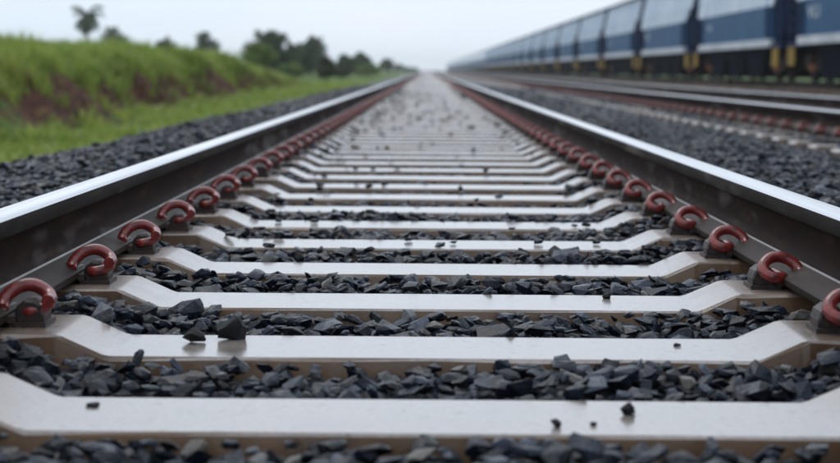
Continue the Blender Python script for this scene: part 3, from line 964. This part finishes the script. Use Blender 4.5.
# undergrowth hanging on the cut face, in clumps that leave bare soil between
n = 9000
y = 9 + 82 * rng.random(n) ** 1.15
x = foot_x(y) + .55 - 1.8 * rng.random(n)
hfrac = np.clip((foot_x(y) + .45 - x) / 1.7, 0, 1)
nz_ = np.array([mnoise.noise((a * .5, h * 1.2, 3.0)) + .6 * mnoise.noise((a * 1.6, h * 2.6, 9.0)) for a, h in zip(y, hfrac)])
ok = nz_ + .85 * hfrac - .40 - .8 * np.exp(-((y - 18.5) / 5.0) ** 2) * (hfrac < .7) - .3 * np.exp(-((y - 48) / 5) ** 2) * (hfrac < .6) + rng.normal(0, .26, n) > 0
x, y, hfrac = x[ok], y[ok], hfrac[ok]
half = rng.random(len(x)) < .12 + .75 * hfrac
g3 = scatter('face_grass', x[half], y[half], terrain_z(x[half], y[half]), rng.uniform(.25, .75, half.sum()), tall, M['grass'])
tag(g3, 'green grass tufts hanging over the red earth face of the bank', 'grass')
g4 = scatter('dry_undergrowth', x[~half], y[~half], terrain_z(x[~half], y[~half]), rng.uniform(.25, .7, (~half).sum()), tall, M['dry_grass'])
tag(g4, 'brown dry undergrowth on the red earth face of the bank', 'undergrowth')

# ------------------------------------------------------------------ trees
def ix(px_, d): return (px_ - 427) / 1655 * d
def iz(px_, py_, d): return CAM_H + (70.2 + (px_ - 427) * .0068 - py_) / 1655 * d

def leaf_cloud(cx, cz, rx, rz, nclump, nleaf, size, seed, ry=None):
    """leaf cards gathered in clumps through an uneven crown"""
    rr = np.random.default_rng(seed)
    ry = ry or rx
    u = rr.normal(size=(nclump, 3)); u /= np.linalg.norm(u, axis=1)[:, None]
    rad = rr.uniform(.1, 1.0, nclump) ** .55
    C = u * rad[:, None] * np.array([rx, ry, rz]) * .86
    C[:, 2] += cz
    cr = rr.uniform(.13, .42, nclump) * (rx + rz) / 2
    P = np.repeat(C, nleaf, 0)
    w = rr.normal(size=(len(P), 3)); w /= np.linalg.norm(w, axis=1)[:, None]
    P = P + w * (np.repeat(cr, nleaf) * rr.uniform(.3, 1.05, len(P)))[:, None] * np.array([1, 1, .8])
    a = rr.normal(size=(len(P), 3)); a /= np.linalg.norm(a, axis=1)[:, None]
    b = np.cross(a, rr.normal(size=(len(P), 3))); b /= np.linalg.norm(b, axis=1)[:, None]
    s = (size * rr.uniform(.6, 1.3, len(P)))[:, None]
    V = np.stack([P - a*s, P + b*s*.55, P + a*s, P - b*s*.55], 1).reshape(-1, 3)
    V[:, 0] += cx
    F = np.arange(len(V)).reshape(-1, 4)
    return V, F, C

def tree(name, px0, px1, pyt, pyb, d, mat, label, cat, seed, size=.14, nclump=34, nleaf=55, lumps=None):
    x0, x1 = ix(px0, d), ix(px1, d)
    cx = (x0 + x1) / 2; w = (x1 - x0) / 2
    ztop, zbot = iz(cx, pyt, d) if False else iz((px0 + px1) / 2, pyt, d), iz((px0 + px1) / 2, pyb, d)
    gz = float(terrain_z(np.array(cx), np.array(d))) - .08
    t = empty(name, (cx, d, gz))
    tag(t, label, cat, None)
    cz = (ztop + max(zbot, gz + .3)) / 2 - gz; rz = (ztop - max(zbot, gz + .3)) / 2
    V, F, C = leaf_cloud(0, cz, w, rz, int(nclump * 1.5), int(nleaf * 1.25), size * 1.25, seed, ry=w * .9)
    link('crown', fast_mesh('crown', V, F, 4, mat), t)
    mb = MB(); rr = random.Random(seed)
    tr = max(.06, .045 * (ztop - gz))
    k = [(0, 0, -.1), (rr.uniform(-.1, .1)*w, 0, cz*.4), (rr.uniform(-.2, .2)*w, rr.uniform(-.1, .1), cz)]
    mb.tube(k, [tr, tr*.8, tr*.4], 7)
    for c in C[:9]:
        mb.tube([Vector(k[1]) + (Vector(k[2]) - Vector(k[1])) * rr.random(), (Vector(k[2]) + Vector(c)) * .5 - Vector((0, 0, .1)), Vector(c)], [tr*.4, tr*.28, tr*.12], 5)
    link('trunk', mb.mesh('trunk', M['bark'], smooth=True), t)
    return t

tree('broadleaf_tree', 242, 300, 29, 76, 165, M['leaf_dark'], 'largest dark green tree, rounded crown rising behind the end of the bank', 'tree', 1, .17, 60, 60)
tree('broadleaf_tree', 284, 318, 44, 78, 172, M['leaf_dark'], 'lower dark tree filling the gap between the largest tree and the tall narrow one', 'tree', 2, .17, 40, 55)
tree('broadleaf_tree', 299, 326, 33, 76, 205, M['leaf_dark'], 'tall narrow greyish green tree right of the largest tree', 'tree', 3, .17, 36, 55)
tree('leafy_bush', 238, 277, 43, 70, 92, M['leaf_mid'], 'light green rounded bush on the bank in front of the largest tree', 'bush', 4, .07, 40, 60)
tree('leafy_bush', 316, 337, 53, 87, 104, M['leaf_olive'], 'olive brown bush standing at the low end of the bank beside the ballast', 'bush', 5, .07, 40, 55)
tree('broadleaf_tree', 334, 362, 54, 79, 210, M['leaf_dark'], 'dark bushy tree just right of the olive bush', 'tree', 6, .17, 36, 50)
tree('broadleaf_tree', 350, 378, 52, 77, 240, M['leaf_dark'], 'dark spreading tree, second right of the olive bush', 'tree', 7, .18, 34, 50)
tree('broadleaf_tree', 377, 396, 57, 74, 330, M['leaf_dark'], 'small pale tree far off in haze left of the vanishing rails', 'tree', 8, .2, 26, 45)
tree('broadleaf_tree', 193, 221, 29, 64, 215, M['leaf_dark'], 'lone greyish tree above the bank midway between palm and largest tree', 'tree', 9, .17, 24, 40)
tree('broadleaf_tree', 102, 134, 25, 62, 225, M['leaf_dark'], 'dark rounded tree immediately right of the palm', 'tree', 10, .17, 32, 45)
tree('leafy_bush', 150, 180, 37, 62, 200, M['leaf_dark'], 'low dark bush showing above the bank between the palm and the lone tree', 'bush', 11, .15, 26, 40)
tree('leafy_bush', 280, 306, 60, 80, 135, M['leaf_mid'], 'green bush at the foot of the largest tree, just behind the bank end', 'bush', 40, .1, 34, 50)
tree('leafy_bush', 332, 352, 66, 84, 130, M['leaf_olive'], 'low olive bush on the grass right beside the taller olive bush', 'bush', 41, .1, 30, 45)
tree('leafy_bush', 356, 384, 64, 78, 200, M['leaf_mid'], 'low green bush under the spreading tree, farther along the grass strip', 'bush', 42, .13, 30, 45)
for k, (a, b, t_, d) in enumerate([(392, 404, 64, 480), (401, 412, 66, 560), (409, 420, 67, 640)]):
    tree('broadleaf_tree', a, b, t_, 72, d, M['leaf_dark'], 'faint distant tree low on the horizon beside the vanishing rails', 'tree', 30 + k, .25, 22, 30)
    bpy.data.objects[-1] if False else None
for o in COL.objects:
    if o.get('label', '').startswith('faint distant tree'): o['group'] = 'faint trees on the horizon'

def palm(px_, pyt, d):
    x = ix(px_, d); ztop = iz(px_, pyt, d)
    gz = float(terrain_z(np.array(x), np.array(d))) - .1
    t = empty('palm_tree', (x, d, gz))
    tag(t, 'palm tree with drooping fronds standing above the grassy bank at upper left', 'palm tree')
    hub = ztop - gz - 1.55
    mb = MB(); mb.tube([(0, 0, -.1), (.06, 0, hub*.35), (-.04, 0, hub*.7), (0, 0, hub)], [.24, .19, .17, .2], 9)
    link('trunk', mb.mesh('trunk', M['bark'], smooth=True), t)
    rr = random.Random(5)
    for k in range(22):
        az = 2*math.pi*k/22 * 2.0 + rr.uniform(-.2, .2)
        el = [1.15, .75, .35, -.1, -.7, -1.15][k % 6] + rr.uniform(-.12, .12)
        Ln = rr.uniform(2.5, 3.0) if el > -.5 else rr.uniform(2.0, 2.6)
        pts = []; p = Vector((0, 0, hub)); e = el
        for j in range(8):
            pts.append(p.copy())
            p = p + Vector((math.cos(az)*math.cos(e), math.sin(az)*math.cos(e), math.sin(e))) * Ln / 7
            e -= .16 + .06 * j * (1 if el > -.5 else .3)
        mb = MB(); mb.tube(pts, [.03, .028, .024, .02, .017, .014, .01, .006], 4)
        side = Vector((-math.sin(az), math.cos(az), 0))
        for j in range(1, 22):
            q = j / 22 * 7; a = int(q); fr = q - a
            c = pts[a].lerp(pts[min(a+1, 7)], fr)
            ll = .85 * math.sin(math.pi * min(1, .2 + .75 * j / 22)) + .1
            tdir = (pts[min(a+1, 7)] - pts[a]).normalized() if a < 7 else Vector((0, 0, -1))
            for s in (-1, 1):
                tip = c + side*s*ll*.75 + tdir*ll*.35 + Vector((0, 0, -ll*rr.uniform(.25, .6)))
                v = [mb.bm.verts.new(c - tdir*.12), mb.bm.verts.new(c + tdir*.12), mb.bm.verts.new(tip)]
                mb.bm.faces.new(v)
        link('frond', mb.mesh('frond', M['leaf_dark']), t)
palm(88.5, 4.5, 205)

# ------------------------------------------------------------------ haze
hz = MB(); hz.box(-1600, 1600, -80, 1900, -1.7, 14.0)
hm = bpy.data.materials.new('haze_air'); hm.use_nodes = True
hn = hm.node_tree; hn.nodes.clear()
pv = hn.nodes.new('ShaderNodeVolumePrincipled')
pv.inputs['Color'].default_value = (.965, .98, .995, 1)
pv.inputs['Density'].default_value = 0.00036
pv.inputs['Anisotropy'].default_value = 0.75
ho = hn.nodes.new('ShaderNodeOutputMaterial')
hn.links.new(pv.outputs[0], ho.inputs['Volume'])
haze = link('haze', hz.mesh('haze', hm))
tag(haze, 'pale mist lying over the whole line', 'haze', kind='stuff')
